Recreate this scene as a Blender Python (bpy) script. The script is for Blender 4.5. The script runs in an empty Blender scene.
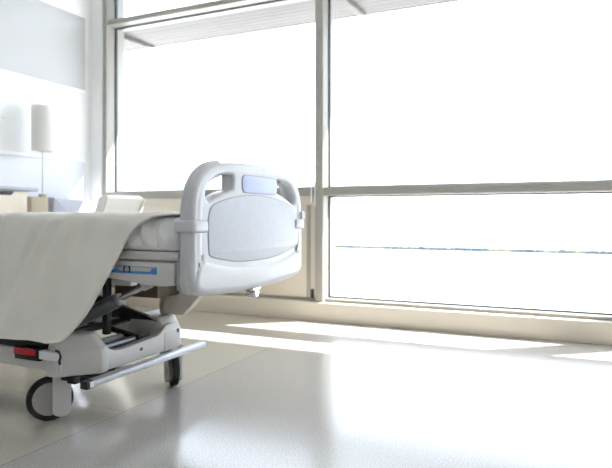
import bpy, bmesh, math, random
from mathutils import Vector, Matrix
random.seed(7)
C = bpy.context.scene.collection
PI = math.pi

# ------------------------------------------------------------ materials
def mat(name, col, rough=.5, metal=0., spec=.5, noise=0., nscale=20., bump=0., bscale=60., coat=0., sheen=0., transl=0.):
    m = bpy.data.materials.new(name); m.use_nodes = True
    nt = m.node_tree; N = nt.nodes; L = nt.links
    b = N['Principled BSDF']
    b.inputs['Base Color'].default_value = (*col, 1)
    b.inputs['Roughness'].default_value = rough
    b.inputs['Metallic'].default_value = metal
    b.inputs['Specular IOR Level'].default_value = spec
    b.inputs['Coat Weight'].default_value = coat
    b.inputs['Sheen Weight'].default_value = sheen
    tc = N.new('ShaderNodeTexCoord')
    if noise:
        n = N.new('ShaderNodeTexNoise'); n.inputs['Scale'].default_value = nscale; n.inputs['Detail'].default_value = 4
        L.new(tc.outputs['Object'], n.inputs['Vector'])
        r = N.new('ShaderNodeMapRange')
        r.inputs['From Min'].default_value = .3; r.inputs['From Max'].default_value = .7
        r.inputs['To Min'].default_value = 1 - noise; r.inputs['To Max'].default_value = 1 + noise
        L.new(n.outputs['Fac'], r.inputs['Value'])
        x = N.new('ShaderNodeVectorMath'); x.operation = 'SCALE'
        x.inputs[0].default_value = col
        L.new(r.outputs['Result'], x.inputs['Scale'])
        L.new(x.outputs['Vector'], b.inputs['Base Color'])
    if bump:
        n = N.new('ShaderNodeTexNoise'); n.inputs['Scale'].default_value = bscale; n.inputs['Detail'].default_value = 3
        L.new(tc.outputs['Object'], n.inputs['Vector'])
        bp = N.new('ShaderNodeBump'); bp.inputs['Strength'].default_value = bump; bp.inputs['Distance'].default_value = .01
        L.new(n.outputs['Fac'], bp.inputs['Height']); L.new(bp.outputs['Normal'], b.inputs['Normal'])
    if transl:
        t = N.new('ShaderNodeBsdfTranslucent'); t.inputs['Color'].default_value = (*col, 1)
        mx = N.new('ShaderNodeMixShader'); mx.inputs['Fac'].default_value = transl
        L.new(b.outputs[0], mx.inputs[1]); L.new(t.outputs[0], mx.inputs[2])
        L.new(mx.outputs[0], N['Material Output'].inputs['Surface'])
    return m

M = {}
M['wall'] = mat('white_paint', (.85, .85, .84), .6, noise=.01, nscale=3)
M['panel_grey'] = mat('grey_wall_panel', (.46, .46, .46), .5, noise=.012, nscale=2)
M['panel_pale'] = mat('pale_wall_panel', (.78, .78, .79), .45, noise=.012, nscale=2)
M['panel_low'] = mat('pale_blue_wall_panel', (.70, .71, .76), .45, noise=.012, nscale=2)
M['taupe'] = mat('taupe_wall_paint', (.78, .77, .75), .7, noise=.02)
M['ceil'] = mat('ceiling_white', (.80, .80, .80), .8, noise=.01)
M['alu'] = mat('window_frame_paint', (.36, .345, .31), .42, noise=.015, nscale=6)
M['spandrel'] = mat('beige_panel', (.68, .62, .52), .45, noise=.015, nscale=4)
M['gasket'] = mat('dark_gasket', (.03, .04, .05), .5, noise=.05)
M['white_pl'] = mat('white_plastic', (.78, .78, .78), .32, noise=.01, nscale=8)
M['board'] = mat('bed_end_plastic', (.55, .55, .565), .36, noise=.01, nscale=8, coat=.15)
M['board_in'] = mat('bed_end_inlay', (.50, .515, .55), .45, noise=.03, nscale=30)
M['lens'] = mat('pale_blue_display', (.48, .55, .80), .45, noise=.03, nscale=10)
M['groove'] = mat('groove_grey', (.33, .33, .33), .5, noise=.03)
M['base_pl'] = mat('base_plastic', (.57, .555, .53), .4, noise=.015, nscale=10)
M['base_dk'] = mat('base_plastic_dark_grey', (.38, .38, .38), .4, noise=.02, nscale=10)  # darker grey plastic for the brackets, beam backs and bar mounts
M['alubar'] = mat('brushed_aluminium', (.50, .51, .53), .42, metal=.6, noise=.03, nscale=40)
M['cream'] = mat('cream_plastic', (.72, .67, .58), .5, noise=.02)
M['brown'] = mat('brown_housing', (.14, .10, .06), .5, noise=.05)
M['black'] = mat('black_plastic', (.012, .012, .013), .45, noise=.1, nscale=15)
M['blacksteel'] = mat('black_steel', (.03, .03, .03), .4, metal=.2, noise=.1)
M['steel'] = mat('actuator_steel', (.22, .24, .26), .35, metal=.5, noise=.04)
M['chrome'] = mat('chrome', (.75, .75, .76), .12, metal=1, noise=.02)
M['tire'] = mat('tire_rubber', (.01, .01, .01), .6, noise=.1, nscale=30)
M['wheel'] = mat('wheel_grey', (.36, .34, .32), .5, noise=.03)
M['red'] = mat('red_plastic', (.42, .004, .012), .35, noise=.05)
M['blue'] = mat('blue_print', (.06, .24, .60), .4, noise=.04)
M['gauge'] = mat('gauge_grey', (.45, .46, .46), .35, noise=.03)
M['mattress'] = mat('mattress_sheet', (.82, .81, .79), .85, noise=.015, bump=.15, bscale=200, sheen=.2)
M['blanket'] = mat('blanket_cotton', (.81, .775, .705), .9, noise=.03, nscale=9, bump=.35, bscale=260, sheen=.3)
M['maple'] = mat('maple_veneer', (.76, .68, .56), .45, noise=.05, nscale=5)
M['slab'] = mat('grey_laminate', (.42, .44, .50), .3, noise=.02)
M['tan'] = mat('tan_wood', (.46, .39, .28), .5, noise=.07, nscale=9)
M['shade'] = mat('lamp_shade_paper', (.90, .89, .86), .7, noise=.01, transl=.5)
M['lavender'] = mat('lavender_grey_vinyl', (.52, .54, .61), .5, noise=.02)
M['chairw'] = mat('white_vinyl', (.84, .83, .80), .45, noise=.01)
M['terrace'] = mat('terrace_concrete', (.62, .62, .61), .8, noise=.04, nscale=1)
M['sun_block'] = mat('sun_block_paint', (.12, .11, .10), .6, noise=.03)

def glass_mat():
    m = bpy.data.materials.new('window_glass'); m.use_nodes = True
    nt = m.node_tree; N = nt.nodes; L = nt.links; N.remove(N['Principled BSDF'])
    t = N.new('ShaderNodeBsdfTransparent'); t.inputs['Color'].default_value = (.955, .975, .98, 1)
    g = N.new('ShaderNodeBsdfGlossy'); g.inputs['Roughness'].default_value = 0.0; g.inputs['Color'].default_value = (1, 1, 1, 1)
    lw = N.new('ShaderNodeLayerWeight'); lw.inputs['Blend'].default_value = .5
    pw = N.new('ShaderNodeMath'); pw.operation = 'POWER'; pw.inputs[1].default_value = 5; L.new(lw.outputs['Facing'], pw.inputs[0])
    f = N.new('ShaderNodeMath'); f.operation = 'MULTIPLY_ADD'; f.inputs[1].default_value = .8; f.inputs[2].default_value = .03; L.new(pw.outputs[0], f.inputs[0])
    x = N.new('ShaderNodeMixShader')
    L.new(f.outputs[0], x.inputs[0]); L.new(t.outputs[0], x.inputs[1]); L.new(g.outputs[0], x.inputs[2])
    L.new(x.outputs[0], N['Material Output'].inputs['Surface'])
    return m
M['glass'] = glass_mat()

def wood_soffit():
    m = mat('soffit_planks', (.40, .36, .31), .6)
    N = m.node_tree.nodes; L = m.node_tree.links; b = N['Principled BSDF']
    tc = N.new('ShaderNodeTexCoord'); mp = N.new('ShaderNodeMapping'); mp.inputs['Scale'].default_value = (.6, 7, 1)
    n = N.new('ShaderNodeTexNoise'); n.inputs['Scale'].default_value = 2; n.inputs['Detail'].default_value = 5
    r = N.new('ShaderNodeValToRGB')
    r.color_ramp.elements[0].position = .3; r.color_ramp.elements[0].color = (.095, .083, .075, 1)
    r.color_ramp.elements[1].position = .7; r.color_ramp.elements[1].color = (.125, .113, .103, 1)
    L.new(tc.outputs['Object'], mp.inputs['Vector']); L.new(mp.outputs[0], n.inputs['Vector'])
    L.new(n.outputs['Fac'], r.inputs[0]); L.new(r.outputs[0], b.inputs['Base Color'])
    return m
M['soffit'] = wood_soffit(); M['edge'] = M['soffit']

def floor_mat():
    m = bpy.data.materials.new('speckled_linoleum'); m.use_nodes = True
    nt = m.node_tree; N = nt.nodes; L = nt.links; b = N['Principled BSDF']
    tc = N.new('ShaderNodeTexCoord'); sep = N.new('ShaderNodeSeparateXYZ'); L.new(tc.outputs['Object'], sep.inputs[0])
    # speckle
    n1 = N.new('ShaderNodeTexNoise'); n1.inputs['Scale'].default_value = 190; n1.inputs['Detail'].default_value = 2
    n2 = N.new('ShaderNodeTexNoise'); n2.inputs['Scale'].default_value = 1.3; n2.inputs['Detail'].default_value = 4
    for n in (n1, n2): L.new(tc.outputs['Object'], n.inputs['Vector'])
    rp = N.new('ShaderNodeValToRGB')
    e = rp.color_ramp.elements
    e[0].position = .32; e[0].color = (.35, .325, .295, 1)
    e[1].position = .66; e[1].color = (.55, .525, .495, 1)
    L.new(n1.outputs['Fac'], rp.inputs[0])
    rp2 = N.new('ShaderNodeValToRGB')
    e = rp2.color_ramp.elements
    e[0].position = .32; e[0].color = (.41, .375, .32, 1)
    e[1].position = .66; e[1].color = (.60, .56, .495, 1)
    L.new(n1.outputs['Fac'], rp2.inputs[0])
    # sheet boundary x < -1.76 : smoother, creamier sheet
    lt = N.new('ShaderNodeMath'); lt.operation = 'LESS_THAN'; lt.inputs[1].default_value = -1.76
    L.new(sep.outputs['X'], lt.inputs[0])
    mx = N.new('ShaderNodeMix'); mx.data_type = 'RGBA'
    L.new(lt.outputs[0], mx.inputs['Factor']); L.new(rp.outputs[0], mx.inputs[6]); L.new(rp2.outputs[0], mx.inputs[7])
    # seams
    def seam(axis, pos, w=.0025):
        a = N.new('ShaderNodeMath'); a.operation = 'SUBTRACT'; a.inputs[1].default_value = pos; L.new(sep.outputs[axis], a.inputs[0])
        c = N.new('ShaderNodeMath'); c.operation = 'ABSOLUTE'; L.new(a.outputs[0], c.inputs[0])
        d = N.new('ShaderNodeMath'); d.operation = 'LESS_THAN'; d.inputs[1].default_value = w; L.new(c.outputs[0], d.inputs[0])
        return d
    prev = None
    for ax, ps in (('X', -1.76), ('X', -3.6), ('Y', 1.95), ('Y', .1)):
        s = seam(ax, ps)
        if ax == 'Y':
            z_ = N.new('ShaderNodeMath'); z_.operation = 'MULTIPLY'; L.new(s.outputs[0], z_.inputs[0]); L.new(lt.outputs[0], z_.inputs[1]); s = z_
        if prev is None: prev = s
        else:
            q = N.new('ShaderNodeMath'); q.operation = 'MAXIMUM'
            L.new(prev.outputs[0], q.inputs[0]); L.new(s.outputs[0], q.inputs[1]); prev = q
    sf = N.new('ShaderNodeMath'); sf.operation = 'MULTIPLY'; sf.inputs[1].default_value = .45; L.new(prev.outputs[0], sf.inputs[0])
    mx2 = N.new('ShaderNodeMix'); mx2.data_type = 'RGBA'; mx2.inputs[7].default_value = (.12, .10, .08, 1)
    L.new(sf.outputs[0], mx2.inputs['Factor']); L.new(mx.outputs[2], mx2.inputs[6])
    L.new(mx2.outputs[2], b.inputs['Base Color'])
    # roughness
    mr = N.new('ShaderNodeMapRange'); mr.inputs['To Min'].default_value = .11; mr.inputs['To Max'].default_value = .22
    L.new(n2.outputs['Fac'], mr.inputs['Value'])
    ad = N.new('ShaderNodeMath'); ad.operation = 'MULTIPLY_ADD'; ad.inputs[1].default_value = -.05
    L.new(lt.outputs[0], ad.inputs[0]); L.new(mr.outputs[0], ad.inputs[2]); L.new(ad.outputs[0], b.inputs['Roughness'])
    b.inputs['Specular IOR Level'].default_value = .5; b.inputs['Coat Weight'].default_value = .15; b.inputs['Coat Roughness'].default_value = .25
    # gentle unevenness of the sheet
    n3 = N.new('ShaderNodeTexNoise'); n3.inputs['Scale'].default_value = 28; n3.inputs['Detail'].default_value = 2
    L.new(tc.outputs['Object'], n3.inputs['Vector'])
    bp = N.new('ShaderNodeBump'); bp.inputs['Strength'].default_value = .07; bp.inputs['Distance'].default_value = .003
    L.new(n3.outputs['Fac'], bp.inputs['Height']); L.new(bp.outputs[0], b.inputs['Normal'])
    return m
M['floor'] = floor_mat()

def hedge_mat():
    m = mat('planting', (.1, .12, .08), .8)
    N = m.node_tree.nodes; L = m.node_tree.links; b = N['Principled BSDF']
    tc = N.new('ShaderNodeTexCoord'); n = N.new('ShaderNodeTexNoise'); n.inputs['Scale'].default_value = 1.6
    L.new(tc.outputs['Object'], n.inputs['Vector'])
    r = N.new('ShaderNodeValToRGB'); r.color_ramp.interpolation = 'CONSTANT'
    e = r.color_ramp.elements
    e[0].position = 0; e[0].color = (.03, .045, .05, 1)
    e[1].position = .42; e[1].color = (.045, .06, .08, 1)
    for p, c in ((.48, (.06, .09, .05, 1)), (.54, (.14, .14, .09, 1)), (.62, (.05, .07, .07, 1))):
        x = e.new(p); x.color = c
    L.new(n.outputs['Fac'], r.inputs[0]); L.new(r.outputs[0], b.inputs['Base Color'])
    return m
M['hedge'] = hedge_mat()

# ------------------------------------------------------------ helpers
def link(name, me, m, parent=None):
    o = bpy.data.objects.new(name, me); C.objects.link(o)
    if m: me.materials.append(m)
    if parent: o.parent = parent
    return o
def smooth(me, ang=40):
    for p in me.polygons: p.use_smooth = True
    try: me.set_sharp_from_angle(angle=math.radians(ang))
    except Exception: pass
def fin(name, bm, m, parent=None, ang=40):
    bmesh.ops.recalc_face_normals(bm, faces=bm.faces[:])
    me = bpy.data.meshes.new(name); bm.to_mesh(me); bm.free(); smooth(me, ang)
    return link(name, me, m, parent)
def add_box(bm, x0, x1, y0, y1, z0, z1, bev=0., seg=2):
    t = bmesh.new()
    bmesh.ops.create_cube(t, size=1)
    for v in t.verts:
        v.co = Vector(((x0+x1)/2 + v.co.x*(x1-x0), (y0+y1)/2 + v.co.y*(y1-y0), (z0+z1)/2 + v.co.z*(z1-z0)))
    if bev: bmesh.ops.bevel(t, geom=t.edges[:], offset=bev, segments=seg, profile=.5, affect='EDGES')
    merge(bm, t)
def merge(bm, t):
    me = bpy.data.meshes.new('_t'); t.to_mesh(me); t.free(); bm.from_mesh(me); bpy.data.meshes.remove(me)
def box(name, m, x0, x1, y0, y1, z0, z1, bev=0., parent=None, seg=2):
    bm = bmesh.new(); add_box(bm, x0, x1, y0, y1, z0, z1, bev, seg); return fin(name, bm, m, parent)
def add_tube(bm, pts, rad, n=20, cap=True, squash=1.):
    pts = [Vector(p) for p in pts]
    rads = rad if isinstance(rad, (list, tuple)) else [rad]*len(pts)
    rings = []; up = Vector((1, 0, .01)).normalized()
    for i, p in enumerate(pts):
        t = (pts[min(i+1, len(pts)-1)] - pts[max(i-1, 0)]).normalized()
        a = up - t*up.dot(t)
        if a.length < .05: a = Vector((0, 1, 0)) - t*t.y
        a.normalize(); b = t.cross(a); up = a
        rings.append([bm.verts.new(p + (a*math.cos(2*PI*k/n)*squash + b*math.sin(2*PI*k/n))*rads[i]) for k in range(n)])
    for r0, r1 in zip(rings, rings[1:]):
        for k in range(n): bm.faces.new((r0[k], r0[(k+1) % n], r1[(k+1) % n], r1[k]))
    if cap: bm.faces.new(rings[0][::-1]); bm.faces.new(rings[-1])
def tube(name, m, pts, rad, parent=None, n=20, squash=1.):
    bm = bmesh.new(); add_tube(bm, pts, rad, n, True, squash); return fin(name, bm, m, parent)
def add_lathe(bm, prof, org=(0, 0, 0), axis='Z', n=48):
    rings = []
    for r, h in prof:
        ring = []
        for k in range(n):
            a = 2*PI*k/n
            v = Vector((r*math.cos(a), r*math.sin(a), h))
            if axis == 'X': v = Vector((v.z, v.x, v.y))
            ring.append(bm.verts.new(Vector(org)+v))
        rings.append(ring)
    for r0, r1 in zip(rings, rings[1:]):
        for k in range(n): bm.faces.new((r0[k], r0[(k+1) % n], r1[(k+1) % n], r1[k]))
    bm.faces.new(rings[0][::-1]); bm.faces.new(rings[-1])
def add_prism(bm, poly, axis, a, b, bev=0., seg=2):
    """poly of 2-D points; axis 'X': (y,z), 'Y': (x,z), 'Z': (x,y); extruded from a to b"""
    t = bmesh.new()
    f = {'X': lambda p, c: (c, p[0], p[1]), 'Y': lambda p, c: (p[0], c, p[1]), 'Z': lambda p, c: (p[0], p[1], c)}[axis]
    A = [t.verts.new(f(p, a)) for p in poly]; B = [t.verts.new(f(p, b)) for p in poly]
    t.faces.new(A); t.faces.new(B[::-1])
    n = len(poly)
    for i in range(n): t.faces.new((A[i], B[i], B[(i+1) % n], A[(i+1) % n]))
    bmesh.ops.recalc_face_normals(t, faces=t.faces[:])
    if bev: bmesh.ops.bevel(t, geom=t.edges[:], offset=bev, segments=seg, profile=.5, affect='EDGES')
    merge(bm, t)
def prism(name, m, poly, axis, a, b, bev=0., parent=None, seg=2):
    bm = bmesh.new(); add_prism(bm, poly, axis, a, b, bev, seg); return fin(name, bm, m, parent)
def catmull(pts, closed=True, k=6):
    n = len(pts); out = []
    for i in range(n if closed else n-1):
        if closed: p = [pts[(i+j-1) % n] for j in range(4)]
        else: p = [pts[max(0, min(n-1, i+j-1))] for j in range(4)]
        for s in range(k):
            t = s/k
            out.append(tuple(.5*((2*p[1][d]) + (-p[0][d]+p[2][d])*t + (2*p[0][d]-5*p[1][d]+4*p[2][d]-p[3][d])*t*t
                             + (-p[0][d]+3*p[1][d]-3*p[2][d]+p[3][d])*t**3) for d in range(len(pts[0]))))
    if not closed: out.append(tuple(pts[-1]))
    return out
def plate(name, m, loops, xc, half, bev, parent=None, res=3, do_smooth=True):
    """rounded plate standing in the YZ plane from closed outlines (first outer, the rest holes)"""
    cu = bpy.data.curves.new(name, 'CURVE'); cu.dimensions = '2D'; cu.fill_mode = 'BOTH'
    for lp in loops:
        pts = catmull(lp) if do_smooth else lp
        sp = cu.splines.new('POLY'); sp.points.add(len(pts)-1)
        for i, p in enumerate(pts): sp.points[i].co = (p[0], p[1], 0, 1)
        sp.use_cyclic_u = True
    cu.extrude = half - bev; cu.bevel_depth = bev; cu.bevel_resolution = res; cu.offset = -bev
    to = bpy.data.objects.new('_c', cu); C.objects.link(to)
    dg = bpy.context.evaluated_depsgraph_get(); dg.update()
    me = bpy.data.meshes.new_from_object(to.evaluated_get(dg))
    bpy.data.objects.remove(to); bpy.data.curves.remove(cu)
    for v in me.vertices: v.co = Vector((xc + v.co.z, v.co.x, v.co.y))
    me.name = name; me.materials.clear()
    bm = bmesh.new(); bm.from_mesh(me); bmesh.ops.remove_doubles(bm, verts=bm.verts[:], dist=1e-5)
    bmesh.ops.recalc_face_normals(bm, faces=bm.faces[:]); bm.to_mesh(me); bm.free()
    smooth(me, 35)
    return link(name, me, m, parent)
def empty(name, loc, label, cat, group=None):
    o = bpy.data.objects.new(name, None); C.objects.link(o); o.location = loc; o.empty_display_size = .1
    o['label'] = label; o['category'] = cat
    if group: o['group'] = group
    return o
def rebase(root):
    """children were modelled in world coordinates: keep them there under a moved root"""
    for ch in root.children: ch.matrix_parent_inverse = Matrix.Translation(-Vector(root.location))
def st(o): o['kind'] = 'structure'; return o

# ------------------------------------------------------------ room shell
XL, XR, YF, YB, ZC = -4.3, 5.2, -3.0, 4.30, 3.40
st(box('floor', M['floor'], XL-.2, XR+.2, YF-.2, 4.55, -.2, 0))
st(box('ceiling', M['ceil'], XL-.2, XR+.2, YF-.2, 4.55, ZC, ZC+.2))
st(box('wall_left', M['wall'], XL-.2, XL, YF, 4.55, 0, ZC))
st(box('wall_right', M['taupe'], XR, XR+.2, YF, 4.55, 0, ZC))
st(box('wall_front', M['taupe'], XL-.2, XR+.2, YF-.2, YF, 0, ZC))
st(box('wall_back', M['wall'], XL, -4.16, 4.28, 4.55, 0, ZC))            # white pier in the corner
# panelling of the headboard wall
st(box('trim_1', M['panel_grey'], XL, XL+.012, YF, 4.20, 2.07, 2.77, .002))
st(box('trim_2', M['wall'], XL, XL+.022, YF, 4.20, 2.03, 2.068, .003))
st(box('trim_3', M['panel_pale'], XL, XL+.012, YF, 4.20, 1.40, 2.028, .002))
st(box('trim_4', M['wall'], XL, XL+.022, YF, 4.20, 1.365, 1.398, .003))
st(box('trim_5', M['panel_low'], XL, XL+.012, YF, 4.20, .14, 1.363, .002))
st(box('baseboard_left', M['spandrel'], XL, XL+.03, YF, 4.20, 0, .12, .004))
# low curb under the windows
bm = bmesh.new(); add_box(bm, -4.16, XR, 4.27, 4.55, 0, .15, .006)
st(fin('baseboard_back', bm, M['spandrel']))

GY = 4.43   # glass plane
FY = 4.30   # front of the frames
cx = [-1.855 + 2.355*k for k in range(0, 4)]
edges = [-4.137] + cx
for i, x in enumerate(edges):                                             # mullions
    bm = bmesh.new(); w = .035 if i else .022
    add_box(bm, x-w, x+w, FY, 4.55, .15, ZC, .004)
    st(fin('trim_%d' % (6+i), bm, M['alu']))
for i in range(len(edges)):
    x0 = edges[i]+(.035 if i else .022); x1 = (edges[i+1]-.035) if i+1 < len(edges) else XR
    w = st(bpy.data.objects.new('window_%d' % (i+1), None)); C.objects.link(w)
    w.location = ((x0+x1)/2, GY, .15); w.empty_display_size = .1
    solid = (i == 0)
    def rail(y0, z0, z1, bev=.004): return box('rail', M['alu'], x0, x1, y0, 4.53, z0, z1, bev, w)
    rail(FY+.012, 1.015, 1.085)
    rail(FY+.012, 2.715, 2.765)
    rail(FY+.012, 3.33, 3.40)
    r = rail(FY+.04, .15, .175)
    if solid:
        x2 = x1-.006
        p = box('spandrel_panel', M['spandrel'], x0, x2, FY+.03, 4.50, .178, .945, .003, w)
        box('sill_rail', M['spandrel'], x0, x2, FY+.022, 4.50, .944, 1.016, .003, w)
        box('edge_strip', M['alu'], x1-.085, x1-.052, FY+.022, FY+.03, .18, .94, .002, w)
        box('drain_slot', M['black'], x1-.046, x1-.022, FY+.024, FY+.031, .18, .25, 0, w)
    panes = ([] if solid else [(.175, 1.015)]) + [(1.085, 2.715), (2.765, 3.33)]
    for z0, z1 in panes:
        g = box('glass_pane', M['glass'], x0+.012, x1-.012, GY-.003, GY+.003, z0+.012, z1-.012, 0, w)
        bm = bmesh.new(); t_ = .012
        add_box(bm, x0, x1, GY-.012, GY+.012, z0, z0+t_); add_box(bm, x0, x1, GY-.012, GY+.012, z1-t_, z1)
        add_box(bm, x0, x0+t_, GY-.012, GY+.012, z0+t_, z1-t_); add_box(bm, x1-t_, x1, GY-.012, GY+.012, z0+t_, z1-t_)
        fin('gasket', bm, M['gasket'], g)
    if solid:                                                            # white stay handle by the mullion
        bm = bmesh.new()
        add_box(bm, x1-.035, x1-.020, FY-.012, FY+.012, .96, 1.10, .004)
        add_box(bm, x1-.004, x1+.008, FY-.014, FY, .93, 1.13, .004)
        fin('window_latch', bm, M['white_pl'], w)
    rebase(w)

# ------------------------------------------------------------ outside
st(box('trim_20', M['terrace'], -30, 30, 4.56, 14.6, -.25, -.02))         # terrace slab
ca = empty('canopy', (0, 4.9, 2.777), 'timber-soffited canopy jutting out above the windows outside', 'canopy')
bm = bmesh.new()
nb = 8
for k in range(nb):                                                       # soffit boards
    y0 = 4.58 + k*.0825
    add_box(bm, -10, 9, y0, y0+.079, 2.779, 2.797, .002, 1)
s = fin('soffit_board', bm, M['soffit'], ca)
box('roof_deck', M['edge'], -10, 9, 4.56, 5.24, 2.798, 2.857, .004, ca)
box('fascia', M['edge'], -10, 9, 5.242, 5.262, 2.775, 2.867, .003, ca)
for x in (-4.32, -1.80, .60, 3.0, 5.4):
    prism('bracket', M['edge'], [(4.575, 2.727), (4.9, 2.727), (4.93, 2.737), (5.10, 2.737), (5.13, 2.749), (5.235, 2.757), (5.235, 2.778), (4.575, 2.778)], 'X', x-.03, x+.03, .002, ca)
rebase(ca)
st(box('trim_21', M['sun_block'], -6.5, 8, 4.56, 4.92, 3.41, 3.50, .004))         # short eave out of view, added to block sun through the top lights
bm = bmesh.new(); rr = random.Random(3)
for k in range(900):
    x = -26 + 52*k/900 + rr.uniform(-.02, .02); r = rr.uniform(.085, .105)
    t = bmesh.new(); bmesh.ops.create_icosphere(t, subdivisions=1, radius=r)
    for v in t.verts: v.co = v.co*rr.uniform(.8, 1.15) + Vector((x, 14.5+rr.uniform(-.03, .03), .0))
    merge(bm, t)
h = fin('planting', bm, M['hedge'], ang=10)
h['kind'] = 'stuff'; h['label'] = 'thin mottled line of low planting far outside the windows'; h['category'] = 'plants'

# ------------------------------------------------------------ hospital bed
YC = 2.055
bed = empty('hospital_bed', (-2.25, YC, 0), 'adjustable hospital bed on casters with a moulded pale grey footboard', 'bed')
# footboard -------------------------------------------------------------
def sym(half):                                                            # half outline u>=0 from bottom to top
    R = [(YC+u, z) for u, z in half]; Lh = [(YC-u, z) for u, z in half if u > 1e-6][::-1]
    return R + Lh
def bed_end(name, XF, sgn, detail):
    fbd = plate(name, M['board'], [
        sym([(0, .556), (.10, .557), (.20, .561), (.30, .567), (.375, .576), (.415, .594), (.434, .625), (.438, .68), (.438, .78), (.437, .86), (.428, .925), (.405, .972), (.36, 1.012), (.30, 1.036), (.20, 1.052), (.10, 1.058), (0, 1.060)]),
        [(YC-.19, 1.006), (YC-.25, 1.003), (YC-.305, .988), (YC-.345, .96), (YC-.358, .925), (YC-.348, .906), (YC-.325, .910), (YC-.265, .932), (YC-.20, .948), (YC-.182, .955), (YC-.178, .98), (YC-.180, 1.0)],
        [(YC+.19, 1.006), (YC+.25, 1.003), (YC+.305, .988), (YC+.345, .96), (YC+.358, .925), (YC+.348, .906), (YC+.325, .910), (YC+.265, .932), (YC+.20, .948), (YC+.182, .955), (YC+.178, .98), (YC+.180, 1.0)],
    ], XF - sgn*.033, .031, .016, bed, 5)
    for s in (-1, 1):                                                     # fat side grips that roll into the top
        path = catmull([(XF-sgn*.038, YC+s*u, z) for u, z in ((.385, .585), (.398, .62), (.400, .70), (.400, .80), (.398, .87), (.388, .925), (.365, .968), (.325, 1.002), (.275, 1.020), (.245, 1.026))], False, 5)
        n = len(path); rad = []
        for i in range(n):
            f = i/(n-1); r = .0385 if f < .5 else .0385 - .006*((f-.5)/.5)
            if i < 3: r *= (.45, .78, .94)[i]
            rad.append(r)
        tube('side_grip', M['board'], path, rad, fbd, 24)
        bm = bmesh.new(); add_box(bm, XF-.082 if sgn > 0 else XF-.004, XF+.007 if sgn > 0 else XF+.082, YC+s*.400-.046, YC+s*.400+.046, .790, .836, .012, 3)
        fin('corner_band', bm, M['board'], fbd)
    if not detail: return fbd
    arc = [(.405, .712), (.35, .698), (.26, .678), (.15, .663), (0, .658)]
    # proud lower bumper
    low = [(YC+u, z) for u, z in ((0, .553), (.10, .554), (.20, .557), (.30, .562), (.375, .570), (.420, .588), (.434, .622), (.426, .66), (.408, .698))]
    top = [(YC+u, z) for u, z in [(.405, .706)] + arc[1:]]
    lowL = [(2*YC-y, z) for y, z in low[1:]][::-1]; topL = [(2*YC-y, z) for y, z in top[:-1]][::-1]
    plate('bumper_skirt', M['board'], [low + top + topL + lowL], XF-.036, .041, .030, fbd, 8)
    # inlay panel with its shadow groove
    def inlay(d):
        h_ = [(0, .672-d), (.15, .677-d), (.26, .692-d), (.335, .708-d), (.345+d, .73), (.350+d, .80), (.346+d, .85), (.325+d, .884+d*.6), (.27, .902+d), (.16, .922+d), (0, .933+d)]
        return sym(h_)
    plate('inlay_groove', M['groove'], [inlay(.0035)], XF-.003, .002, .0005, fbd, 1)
    plate('inlay_panel', M['board_in'], [inlay(0)], XF-.001, .002, .001, fbd, 2)
    def rr4(hw, z0, z1, r):
        o = []
        for cy_, cz_, a0 in ((YC+.026+hw-r, z0+r, -90), (YC+.026+hw-r, z1-r, 0), (YC+.026-hw+r, z1-r, 90), (YC+.026-hw+r, z0+r, 180)):
            for k in range(6):
                a = math.radians(a0 + k*18); o.append((cy_+r*math.cos(a), cz_+r*math.sin(a)))
        return o
    plate('display_frame', M['groove'], [rr4(.147, .940, 1.013, .024)], XF-.003, .002, .0005, fbd, 1, False)
    plate('display_window', M['lens'], [rr4(.144, .943, 1.010, .022)], XF-.001, .003, .002, fbd, 2, False)
    return fbd
fb = bed_end('footboard', -1.160, 1, True)
hb = bed_end('headboard', -3.62, -1, False)
# small square catch on the far grip, chrome roller under the board
box('edge_catch', M['board'], -1.160, -1.148, 2.462, 2.492, .835, .872, .004, fb)
bm = bmesh.new()
add_box(bm, -1.215, -1.165, 2.03, 2.095, .545, .558, .003)
add_lathe(bm, [(.004, -.022), (.016, -.022), (.018, -.018), (.018, .018), (.016, .022), (.004, .022)], (-1.188, 2.065, .534), 'X', 20)
fin('chrome_catch', bm, M['chrome'], fb)

# deck -------------------------------------------------------------------
deck = box('deck_frame', M['base_pl'], -3.58, -1.245, 1.645, 2.465, .692, .722, .006, bed)
for s, y0, y1 in ((-1, 1.652, 1.674), (1, 2.436, 2.458)):
    sp = prism('side_panel', M['base_pl'], [(-3.4, .684), (-1.268, .684), (-1.268, .604), (-1.30, .600), (-1.345, .598), (-1.40, .600), (-1.46, .608), (-1.53, .616), (-1.62, .620), (-3.4, .620)], 'Y', y0, y1, .003, bed)
    if s < 0:
        prism('gauge_frame', M['blue'], [(-1.60, .640), (-1.345, .640), (-1.345, .666), (-1.60, .666)], 'Y', y0-.002, y0+.001, 0, sp)
        prism('gauge_scale', M['gauge'], [(-1.60, .664), (-1.352, .664), (-1.352, .658), (-1.375, .650), (-1.50, .648), (-1.525, .654), (-1.55, .650), (-1.60, .650)], 'Y', y0-.0035, y0-.0018, 0, sp)
        prism('gauge_tip', M['blue'], [(-1.372, .650), (-1.356, .650), (-1.356, .662), (-1.362, .662)], 'Y', y0-.005, y0-.0032, 0, sp)
        bm = bmesh.new()
        for sg in (-1, 1):
            pts = [(-1.478 + sg*(.008+.006*math.cos(a)), y0-.005, .655+.011*math.sin(a)) for a in [(-.5+k/6)*PI for k in range(7)]]
            add_tube(bm, pts, .0022, 8)
        fin('level_mark', bm, M['black'], sp)
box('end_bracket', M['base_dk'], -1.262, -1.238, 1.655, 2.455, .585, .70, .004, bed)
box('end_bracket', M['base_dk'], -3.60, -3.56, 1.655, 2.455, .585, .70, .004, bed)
box('deck_box', M['cream'], -1.72, -1.28, 1.72, 2.39, .615, .69, .01, bed)
box('underdeck_housing', M['brown'], -1.98, -1.72, 2.12, 2.32, .470, .60, .008, bed)
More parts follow.
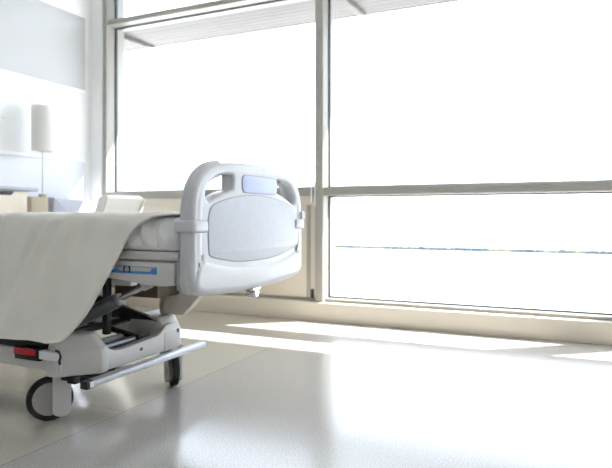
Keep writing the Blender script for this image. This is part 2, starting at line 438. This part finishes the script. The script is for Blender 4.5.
box('deck_beam', M['blacksteel'], -3.4, -1.75, 1.80, 1.85, .60, .69, .004, bed)
box('deck_beam', M['blacksteel'], -3.4, -1.75, 2.26, 2.31, .60, .69, .004, bed)
box('small_bracket', M['alubar'], -1.66, -1.56, 1.76, 1.80, .575, .60, .004, bed)
# cream lift legs
prism('lift_leg', M['cream'], [(-1.84, .66), (-1.66, .66), (-1.63, .55), (-1.60, .472), (-1.66, .41), (-1.705, .369), (-1.84, .369)], 'Y', 2.28, 2.33, .004, bed)
prism('lift_leg', M['cream'], [(-3.3, .66), (-3.14, .66), (-3.11, .55), (-3.10, .45), (-3.18, .372), (-3.3, .372)], 'Y', 2.28, 2.33, .012, bed)
# actuator
act = tube('actuator', M['steel'], [(-2.25, 1.93, .275), (-2.20, 1.93, .297), (-1.80, 1.93, .478), (-1.78, 1.93, .487)], [.026, .033, .033, .029], bed, 24)
tube('actuator_rod', M['chrome'], [(-1.79, 1.93, .482), (-1.62, 1.93, .56)], .013, act, 16)
tube('rod_collar', M['alubar'], [(-1.79, 1.93, .482), (-1.765, 1.93, .494)], .024, act, 20)
tube('rod_eye', M['alubar'], [(-1.64, 1.93, .551), (-1.60, 1.93, .569)], .020, act, 16)
# dark lift arms and cross shafts
def bar(name, m, a, b, w, h_, parent=bed):
    a = Vector(a); b = Vector(b); d = (b-a); L_ = d.length; d.normalize()
    s = d.cross(Vector((0, 0, 1))).normalized(); u = s.cross(d)
    bm = bmesh.new(); add_box(bm, 0, L_, -w/2, w/2, -h_/2, h_/2, .004)
    bm.transform(Matrix.Translation(a) @ Matrix(((d.x, s.x, u.x, 0), (d.y, s.y, u.y, 0), (d.z, s.z, u.z, 0), (0, 0, 0, 1))))
    return fin(name, bm, m, parent)
bar('lift_arm', M['blacksteel'], (-2.95, 2.22, .60), (-1.80, 2.22, .325), .04, .055)
bar('lift_arm', M['blacksteel'], (-2.95, 1.86, .60), (-2.02, 1.86, .29), .035, .05)
bar('lift_link', M['blacksteel'], (-2.20, 2.10, .35), (-1.80, 2.10, .285), .03, .02)
bar('upright_strut', M['black'], (-1.96, 2.05, .30), (-1.955, 2.05, .64), .03, .03)
tube('cross_shaft', M['blacksteel'], [(-2.02, 1.80, .33), (-2.02, 2.30, .33)], .018, bed)
tube('cross_shaft', M['blacksteel'], [(-2.35, 1.80, .44), (-2.35, 2.30, .44)], .018, bed)
# base -------------------------------------------------------------------
for s in (-1, 1):
    yo = YC + s*.385; y0, y1 = sorted((yo, yo - s*.045))
    box('base_rail', M['base_pl'], -3.40, -1.84, y0, y1, .228, .303, .006, bed)
    y0, y1 = sorted((yo - s*.012, yo - s*.05))
    box('rail_cover', M['black'], -3.35, -1.90, y0, y1, .304, .335, .004, bed)
def beam(XF, sg):
    prof = [(YC-.255, .210), (YC+.255, .210), (YC+.255, .330), (YC+.19, .335), (YC+.15, .328), (YC+.12, .305), (YC+.09, .292), (YC-.14, .280), (YC-.185, .284), (YC-.21, .296), (YC-.235, .312), (YC-.255, .314)]
    b = prism('end_beam', M['base_pl'], prof, 'X', min(XF-sg*.003, XF-sg*.05), max(XF-sg*.003, XF-sg*.05), .006, bed, 3)
    box('beam_tray', M['base_pl'], min(XF-sg*.05, XF-sg*.15), max(XF-sg*.05, XF-sg*.15), YC-.25, YC+.25, .212, .262, .005, b)
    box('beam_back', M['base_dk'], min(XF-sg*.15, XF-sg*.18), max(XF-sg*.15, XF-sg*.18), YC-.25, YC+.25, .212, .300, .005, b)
    tube('cross_tube', M['steel'], [(XF-sg*.09, YC-.20, .283), (XF-sg*.09, YC+.20, .283)], .016, b)
    for yy, zz, rr_ in ((YC-.02, .255, .008), (YC+.24, .292, .010)):
        bm = bmesh.new(); add_lathe(bm, [(.001, -.003), (rr_, -.003), (rr_, .003), (.001, .003)], (XF-sg*.003, yy, zz), 'X', 16)
        fin('bolt', bm, M['black'], b)
    # moulded corner housings, chamfered in plan and sloped on top
    for s in (-1, 1):
        bm = bmesh.new()
        def P(x, u, z): return bm.verts.new((XF - sg*x, YC + s*u, z))
        bk = .17 if s < 0 else .22
        iu = .222 if s < 0 else .14
        lo = [(bk, .392), (.115, .392), (.0, .262), (0, iu), (.03, iu-.01), (bk, iu-.01)]
        mid = [P(x, u, .302) for x, u in lo]
        bot = [P(x, u, .205) for x, u in lo]
        hi = [(bk-.01, .376), (.135, .372), (.05, .268), (.05, iu+.02), (.07, iu+.01), (bk-.01, iu+.01)]
        top = [P(x, u, .366) for x, u in hi]
        n = 6
        for A, B in ((bot, mid), (mid, top)):
            for k in range(n): bm.faces.new((A[k], A[(k+1) % n], B[(k+1) % n], B[k]))
        bm.faces.new(bot[::-1]); bm.faces.new(top)
        bmesh.ops.recalc_face_normals(bm, faces=bm.faces[:])
        bmesh.ops.bevel(bm, geom=bm.edges[:], offset=.008, segments=3, profile=.5, affect='EDGES')
        fin('corner_housing', bm, M['base_pl'], bed)
beam(-1.740, 1)
beam(-3.50, -1)
# foot bar
ab = prism('foot_bar', M['alubar'], [(-1.716, .184), (-1.684, .184), (-1.684, .206), (-1.692, .212), (-1.716, .212)], 'Y', 1.690, 2.455, .002, bed)
box('end_cap', M['black'], -1.718, -1.680, 1.655, 1.690, .182, .214, .004, ab)
box('cap_plug', M['white_pl'], -1.6805, -1.6785, 1.670, 1.688, .187, .210, 0, ab)
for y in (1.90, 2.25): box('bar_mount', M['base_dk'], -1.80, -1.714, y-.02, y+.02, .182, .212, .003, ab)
# pedal linkage under the near corner
bm = bmesh.new()
add_tube(bm, [(-1.86, 1.70, .20), (-1.80, 1.73, .192), (-1.765, 1.80, .195), (-1.76, 1.90, .198)], .012, 12)
add_box(bm, -1.835, -1.79, 1.70, 1.74, .178, .206, .004)
fin('pedal_linkage', bm, M['black'], bed)
# brake lever on the near rail
bl = box('brake_lever', M['black'], -2.065, -1.925, 1.642, 1.668, .268, .318, .006, bed)
box('red_pad', M['red'], -2.063, -1.940, 1.638, 1.644, .290, .315, .002, bl)
prism('lever_cover', M['white_pl'], [(-1.922, .280), (-1.832, .280), (-1.824, .287), (-1.824, .308), (-1.832, .315), (-1.922, .315)], 'Y', 1.640, 1.668, .003, bl)
bm = bmesh.new()
add_tube(bm, catmull([(-1.835, 1.645, .322), (-1.815, 1.645, .316), (-1.808, 1.645, .300), (-1.815, 1.647, .284), (-1.817, 1.650, .268)], False, 4), .005, 10)
fin('lever_spring', bm, M['black'], bl)

# casters
def caster(x, y, ang, fork_ang, off):
    """ang: heading of the wheel axis (camera-side face) in the plan"""
    R = .0915
    n = Vector((math.cos(ang), math.sin(ang), 0)); r = Vector((-n.y, n.x, 0))
    T = Matrix(((n.x, r.x, 0, x), (n.y, r.y, 0, y), (0, 0, 1, R), (0, 0, 0, 1)))   # local X = wheel axis
    bm = bmesh.new()
    pr = [(-.037, -.075), (.037, -.075), (.037, .115), (-.037, .115)]
    # fork: rounded blade in front of the wheel, crown above, stem
    k = 10; blade = [(off + .036*math.cos(PI+PI*i/k), -.048 + .024*math.sin(PI+PI*i/k)) for i in range(k+1)] + [(off+.036, .12), (off-.036, .12)]
    add_prism(bm, blade, 'X', .024, .040, .004)
    add_prism(bm, [(p[0], p[1]) for p in blade], 'X', -.040, -.024, .004)
    add_box(bm, -.040, .040, off-.036, off+.036, R+.006, R+.028, .006)
    add_lathe(bm, [(.022, .112), (.024, .114), (.024, .135), (.020, .137)], (0, off, 0), 'Z', 24)
    bm.transform(T)
    c = fin('caster', bm, M['base_pl'], bed)
    bm = bmesh.new()
    add_lathe(bm, [(.066, -.016), (.080, -.019), (.089, -.015), (.0915, -.006), (.0915, .006), (.089, .015), (.080, .019), (.066, .016)], (0, 0, 0), 'X', 56)
    bm.transform(T); fin('tire', bm, M['tire'], c)
    bm = bmesh.new()
    add_lathe(bm, [(.006, -.019), (.03, -.019), (.056, -.016), (.068, -.0165), (.068, .0165), (.056, .016), (.03, .019), (.006, .019)], (0, 0, 0), 'X', 48)
    bm.transform(T); fin('wheel_disc', bm, M['wheel'], c)
    return c
caster(-1.969, 1.737, math.radians(-41), 0, .045)
caster(-1.815, 2.355, math.radians(229), 0, .0)
caster(-3.33, 1.74, math.radians(-60), 0, .045)
caster(-3.33, 2.36, math.radians(220), 0, .0)
rebase(bed)

# ------------------------------------------------------------ mattress
def mattress():
    bm = bmesh.new(); rr = random.Random(5)
    x0, x1, y0, y1, z0, z1 = -3.55, -1.252, 1.642, 2.468, .723, .8465
    prof = []                                                             # cross-section ring
    r = .035
    def corner(cy, cz, a0):
        return [(cy + r*math.cos(math.radians(a0+k*22.5)), cz + r*math.sin(math.radians(a0+k*22.5))) for k in range(5)]
    ring = corner(y1-r, z1-r, 0) + [(YC, z1)] + corner(y0+r, z1-r, 90) + [(y0-.004, (z0+z1)/2), (y0-.003, (z0+z1)/2-.02)] + corner(y0+r, z0+r, 180) + corner(y1-r, z0+r, 270)
    nx = 150; rows = []
    for i in range(nx+1):
        f = i/nx; x = x0 + (x1-x0)*f
        e = min(1, min(i, nx-i)/4 + .001); sh = 1 - (1-math.sqrt(1-(1-e)**2))*.06
        row = []
        for y, z in ring:
            yy = YC + (y-YC)*sh; zz = (z0+z1)/2 + (z-(z0+z1)/2)*sh
            if y < YC and x > -1.75:                                      # vertical rucks in the sheet at the foot corner
                w = min(1, (x+1.75)/.2)
                hgt = (z-z0)/(z1-z0)
                yy += w*.010*math.sin(x*75 + 4*hgt) * (1 if .1 < hgt < .95 else .2) + w*.006*math.sin(x*163 + 2.1 - hgt*5)
            row.append(bm.verts.new((x, yy, zz)))
        rows.append(row)
    n = len(ring)
    for a, b in zip(rows, rows[1:]):
        for k in range(n): bm.faces.new((a[k], a[(k+1) % n], b[(k+1) % n], b[k]))
    bm.faces.new(rows[0]); bm.faces.new(rows[-1][::-1])
    o = fin('mattress', bm, M['mattress'], None, 60)
    o['label'] = 'mattress in a rumpled off-white sheet on the hospital bed'; o['category'] = 'mattress'
mattress()

# ------------------------------------------------------------ blanket
def blanket():
    # cross-section stations: (y, z, x_end)
    near = [(1.578, .366, -1.80), (1.580, .374, -1.745), (1.584, .395, -1.705), (1.592, .485, -1.612), (1.600, .607, -1.530), (1.608, .718, -1.462), (1.612, .775, -1.430), (1.616, .820, -1.385), (1.626, .842, -1.335), (1.645, .853, -1.285), (1.69, .855, -1.262)]
    sec = near + [(1.85, .857, -1.258), (2.055, .858, -1.258), (2.26, .857, -1.258), (2.42, .855, -1.262), (2.465, .853, -1.285), (2.484, .842, -1.335), (2.494, .80, -1.40), (2.50, .70, -1.47), (2.506, .58, -1.55), (2.51, .50, -1.62)]
    sec = catmull(sec, False, 5)
    nx = 170; X0 = -3.40; bm = bmesh.new(); grid = []
    for j, (y, z, xe) in enumerate(sec):
        row = []
        for i in range(nx+1):
            f = i/nx; x = X0 + (xe-X0)*f
            dy = dz = 0
            if z < .8515 and y < YC:                                        # near drop: long soft folds fanning from the top edge
                k = min(1, (.852-z)/.10); dep = (.852-z)
                q = x + dep*.55
                dy -= k*(.007*math.sin(q*17+.6) + .005*math.sin(q*29+1.7+dep*2))
                fo = math.exp(-((q+1.80)/.15)**2)
                dy -= fo*k*math.exp(-dep*5)*(.024*math.sin(q*62) + .004)
                dy -= .006*max(0, dep-.3)*math.sin(x*11+1)
            if y >= YC and z < .85: dy += .006*math.sin(x*15)
            if z >= .838:
                dz += .0022*math.sin(x*19 + y*9) + .0018*math.sin(x*37 - y*14)
            # loose edge curls slightly outwards at the diagonal
            if f > .97 and z < .85 and y < YC: dy -= (f-.97)*.16
            row.append(bm.verts.new((x, y+dy, z+dz)))
        grid.append(row)
    for a, b in zip(grid, grid[1:]):
        for i in range(nx): bm.faces.new((a[i], a[i+1], b[i+1], b[i]))
    bmesh.ops.recalc_face_normals(bm, faces=bm.faces[:])
    o = fin('blanket', bm, M['blanket'], None, 180)
    o['label'] = 'off-white cotton blanket draped over the bed, its foot corner folded back diagonally'; o['category'] = 'blanket'
    s = o.modifiers.new('thick', 'SOLIDIFY'); s.thickness = .007; s.offset = 1
    # rolled hem along the loose near edges
    pts = [grid[j][nx].co.copy() for j in []]
    return o
blanket()

# ------------------------------------------------------------ things by the wall
ns = empty('bedside_cabinet', (-4.06, 2.89, 0), 'pale maple bedside cabinet with a grey top and a dark grip slot', 'cabinet')
box('carcass', M['maple'], -4.27, -3.87, 2.58, 3.187, .06, 1.043, .003, ns)
box('top', M['slab'], -4.275, -3.83, 2.53, 3.270, 1.044, 1.074, .006, ns)
dr = box('drawer', M['maple'], -3.869, -3.85, 2.59, 3.180, .80, 1.040, .003, ns)
prism('grip_slot', M['black'], [(2.77, 1.037), (3.065, 1.037), (3.035, 1.008), (2.80, 1.008)], 'X', -3.852, -3.848, 0, dr)
dr = box('door', M['maple'], -3.869, -3.85, 2.59, 3.180, .08, .795, .003, ns)
box('plinth', M['slab'], -4.25, -3.89, 2.60, 3.17, 0, .06, .002, ns)
rebase(ns)

pd = empty('pedestal_cabinet', (-4.18, 3.48, 0), 'narrow tan wooden pedestal beneath the table lamp', 'cabinet')
box('carcass', M['tan'], -4.27, -4.09, 3.400, 3.582, .03, 1.012, .003, pd)
box('door', M['tan'], -4.089, -4.080, 3.405, 3.583, .05, 1.005, .002, pd)
box('plinth', M['slab'], -4.25, -4.10, 3.41, 3.555, 0, .03, .002, pd)
rebase(pd)

lp = empty('table_lamp', (-4.115, 3.552, 1.012), 'slim table lamp with a tall white cylindrical shade on the tan pedestal', 'lamp')
bm = bmesh.new(); add_lathe(bm, [(.02, 1.012), (.034, 1.012), (.034, 1.034), (.031, 1.038), (.01, 1.037)], (-4.115, 3.552, 0))
fin('base', bm, M['tan'], lp)
tube('pole', M['alubar'], [(-4.115, 3.552, 1.034), (-4.115, 3.552, 1.56)], .0045, lp, 12)
bm = bmesh.new()
n = 48; rg = []
for r, z in ((.089, 1.402), (.089, 1.792), (.086, 1.792), (.086, 1.402)):
    rg.append([bm.verts.new((-4.115+r*math.cos(2*PI*k/n), 3.552+r*math.sin(2*PI*k/n), z)) for k in range(n)])
for a in range(4):
    for k in range(n): bm.faces.new((rg[a][k], rg[a][(k+1) % n], rg[(a+1) % 4][(k+1) % n], rg[(a+1) % 4][k]))
sh = fin('lamp_shade', bm, M['shade'], lp)
bm = bmesh.new(); add_tube(bm, [(-4.197, 3.552, 1.56), (-4.033, 3.552, 1.56)], .002, 8); add_tube(bm, [(-4.115, 3.464, 1.56), (-4.115, 3.640, 1.56)], .002, 8)
fin('shade_ring', bm, M['alubar'], sh)
bm = bmesh.new(); add_lathe(bm, [(.005, 1.54), (.016, 1.55), (.018, 1.60), (.030, 1.64), (.030, 1.67), (.018, 1.69), (.004, 1.695)], (-4.115, 3.552, 0), 'Z', 24)
fin('bulb', bm, M['chairw'], lp)
rebase(lp)

pl = empty('wall_plate', (XL+.012, 3.27, 1.73), 'small white switch plate on the wall above the bedside cabinet', 'wall plate')
box('plate', M['white_pl'], XL+.013, XL+.032, 3.20, 3.315, 1.665, 1.79, .004, pl)
box('rocker', M['chairw'], XL+.032, XL+.037, 3.235, 3.28, 1.69, 1.765, .003, pl)
rebase(pl)

# low grey cabinet in the corner and the reclining chair beside it
sf = empty('storage_cabinet', (-4.17, 3.93, 0), 'low lavender-grey round-topped cabinet against the headboard wall, in the window corner', 'cabinet')
prism('carcass', M['lavender'], catmull([(3.65, .06), (3.65, .60), (3.65, .97), (3.68, 1.00), (3.85, 1.003), (4.03, .998), (4.13, .97), (4.19, .90), (4.20, .60), (4.20, .06)], True, 4), 'X', -4.25, -4.09, .012, sf)
prism('door', M['lavender'], [(3.67, .10), (4.17, .10), (4.17, .86), (3.67, .86)], 'X', -4.089, -4.078, .003, sf)
box('plinth', M['slab'], -4.24, -4.10, 3.68, 4.17, 0, .07, .003, sf)
rebase(sf)

ch = empty('reclining_chair', (-3.75, 3.73, 0), 'white padded reclining chair turned to the wall, its tilted back rising behind the bed', 'chair')
back = prism('backrest', M['chairw'], [(-3.76, .40), (-3.66, .40), (-3.395, 1.005), (-3.44, 1.025), (-3.50, 1.0)], 'Y', 3.52, 3.95, .018, ch, 3)
prism('back_shell', M['cream'], [(-3.655, .42), (-3.64, .42), (-3.385, .985), (-3.40, .992)], 'Y', 3.935, 3.962, .004, back)
box('seat', M['chairw'], -4.02, -3.665, 3.52, 3.95, .38, .47, .025, ch, 3)
bm = bmesh.new()
for y0 in (3.485, 3.965):
    add_box(bm, -4.02, -3.60, y0, y0+.022, .60, .63, .008)
    add_box(bm, -4.00, -3.97, y0, y0+.022, .34, .605, .004)
    add_box(bm, -3.66, -3.63, y0, y0+.022, .34, .605, .004)
    add_box(bm, -4.00, -3.63, y0, y0+.022, .33, .36, .004)
add_box(bm, -3.99, -3.97, 3.49, 3.98, .34, .375, .003); add_box(bm, -3.67, -3.65, 3.49, 3.98, .34, .375, .003)
fin('frame', bm, M['alu'], ch)
for x in (-3.985, -3.645):
    for y in (3.496, 3.976): tube('leg', M['alubar'], [(x, y, 0), (x, y, .345)], .013, ch, 14)
for o in ch.children: o.location.x += .045
rebase(ch)

# ------------------------------------------------------------ light
W = bpy.data.worlds.new('overcast_glare'); bpy.context.scene.world = W; W.use_nodes = True
bg = W.node_tree.nodes['Background']; bg.inputs['Color'].default_value = (.82, .885, 1.0, 1); bg.inputs['Strength'].default_value = 3.6
sl = bpy.data.lights.new('sun', 'SUN'); sl.energy = 18; sl.angle = math.radians(.6); sl.color = (1, .97, .93)
so = bpy.data.objects.new('sun', sl); C.objects.link(so)
so.rotation_euler = Vector((-1.3, -1, -1.42)).to_track_quat('-Z', 'Y').to_euler()
so.location = (6, 9, 8)

# ------------------------------------------------------------ camera
cd = bpy.data.cameras.new('camera'); co = bpy.data.objects.new('camera', cd); C.objects.link(co)
cd.sensor_width = 36; cd.lens = 576/612*36; cd.shift_y = -18/612
cd.dof.use_dof = True; cd.dof.focus_distance = 2.3; cd.dof.aperture_fstop = 2.4
co.location = (0, 0, .85); co.rotation_euler = (PI/2, 0, math.atan2(.4166, .909))
sc = bpy.context.scene; sc.camera = co
sc.view_settings.view_transform = 'Standard'; sc.view_settings.look = 'None'
sc.view_settings.gamma = 1; sc.view_settings.exposure = .72; sc.view_settings.use_curve_mapping = False
sc.cycles.max_bounces = 10; sc.cycles.diffuse_bounces = 6; sc.cycles.transparent_max_bounces = 12
sc.cycles.caustics_reflective = False
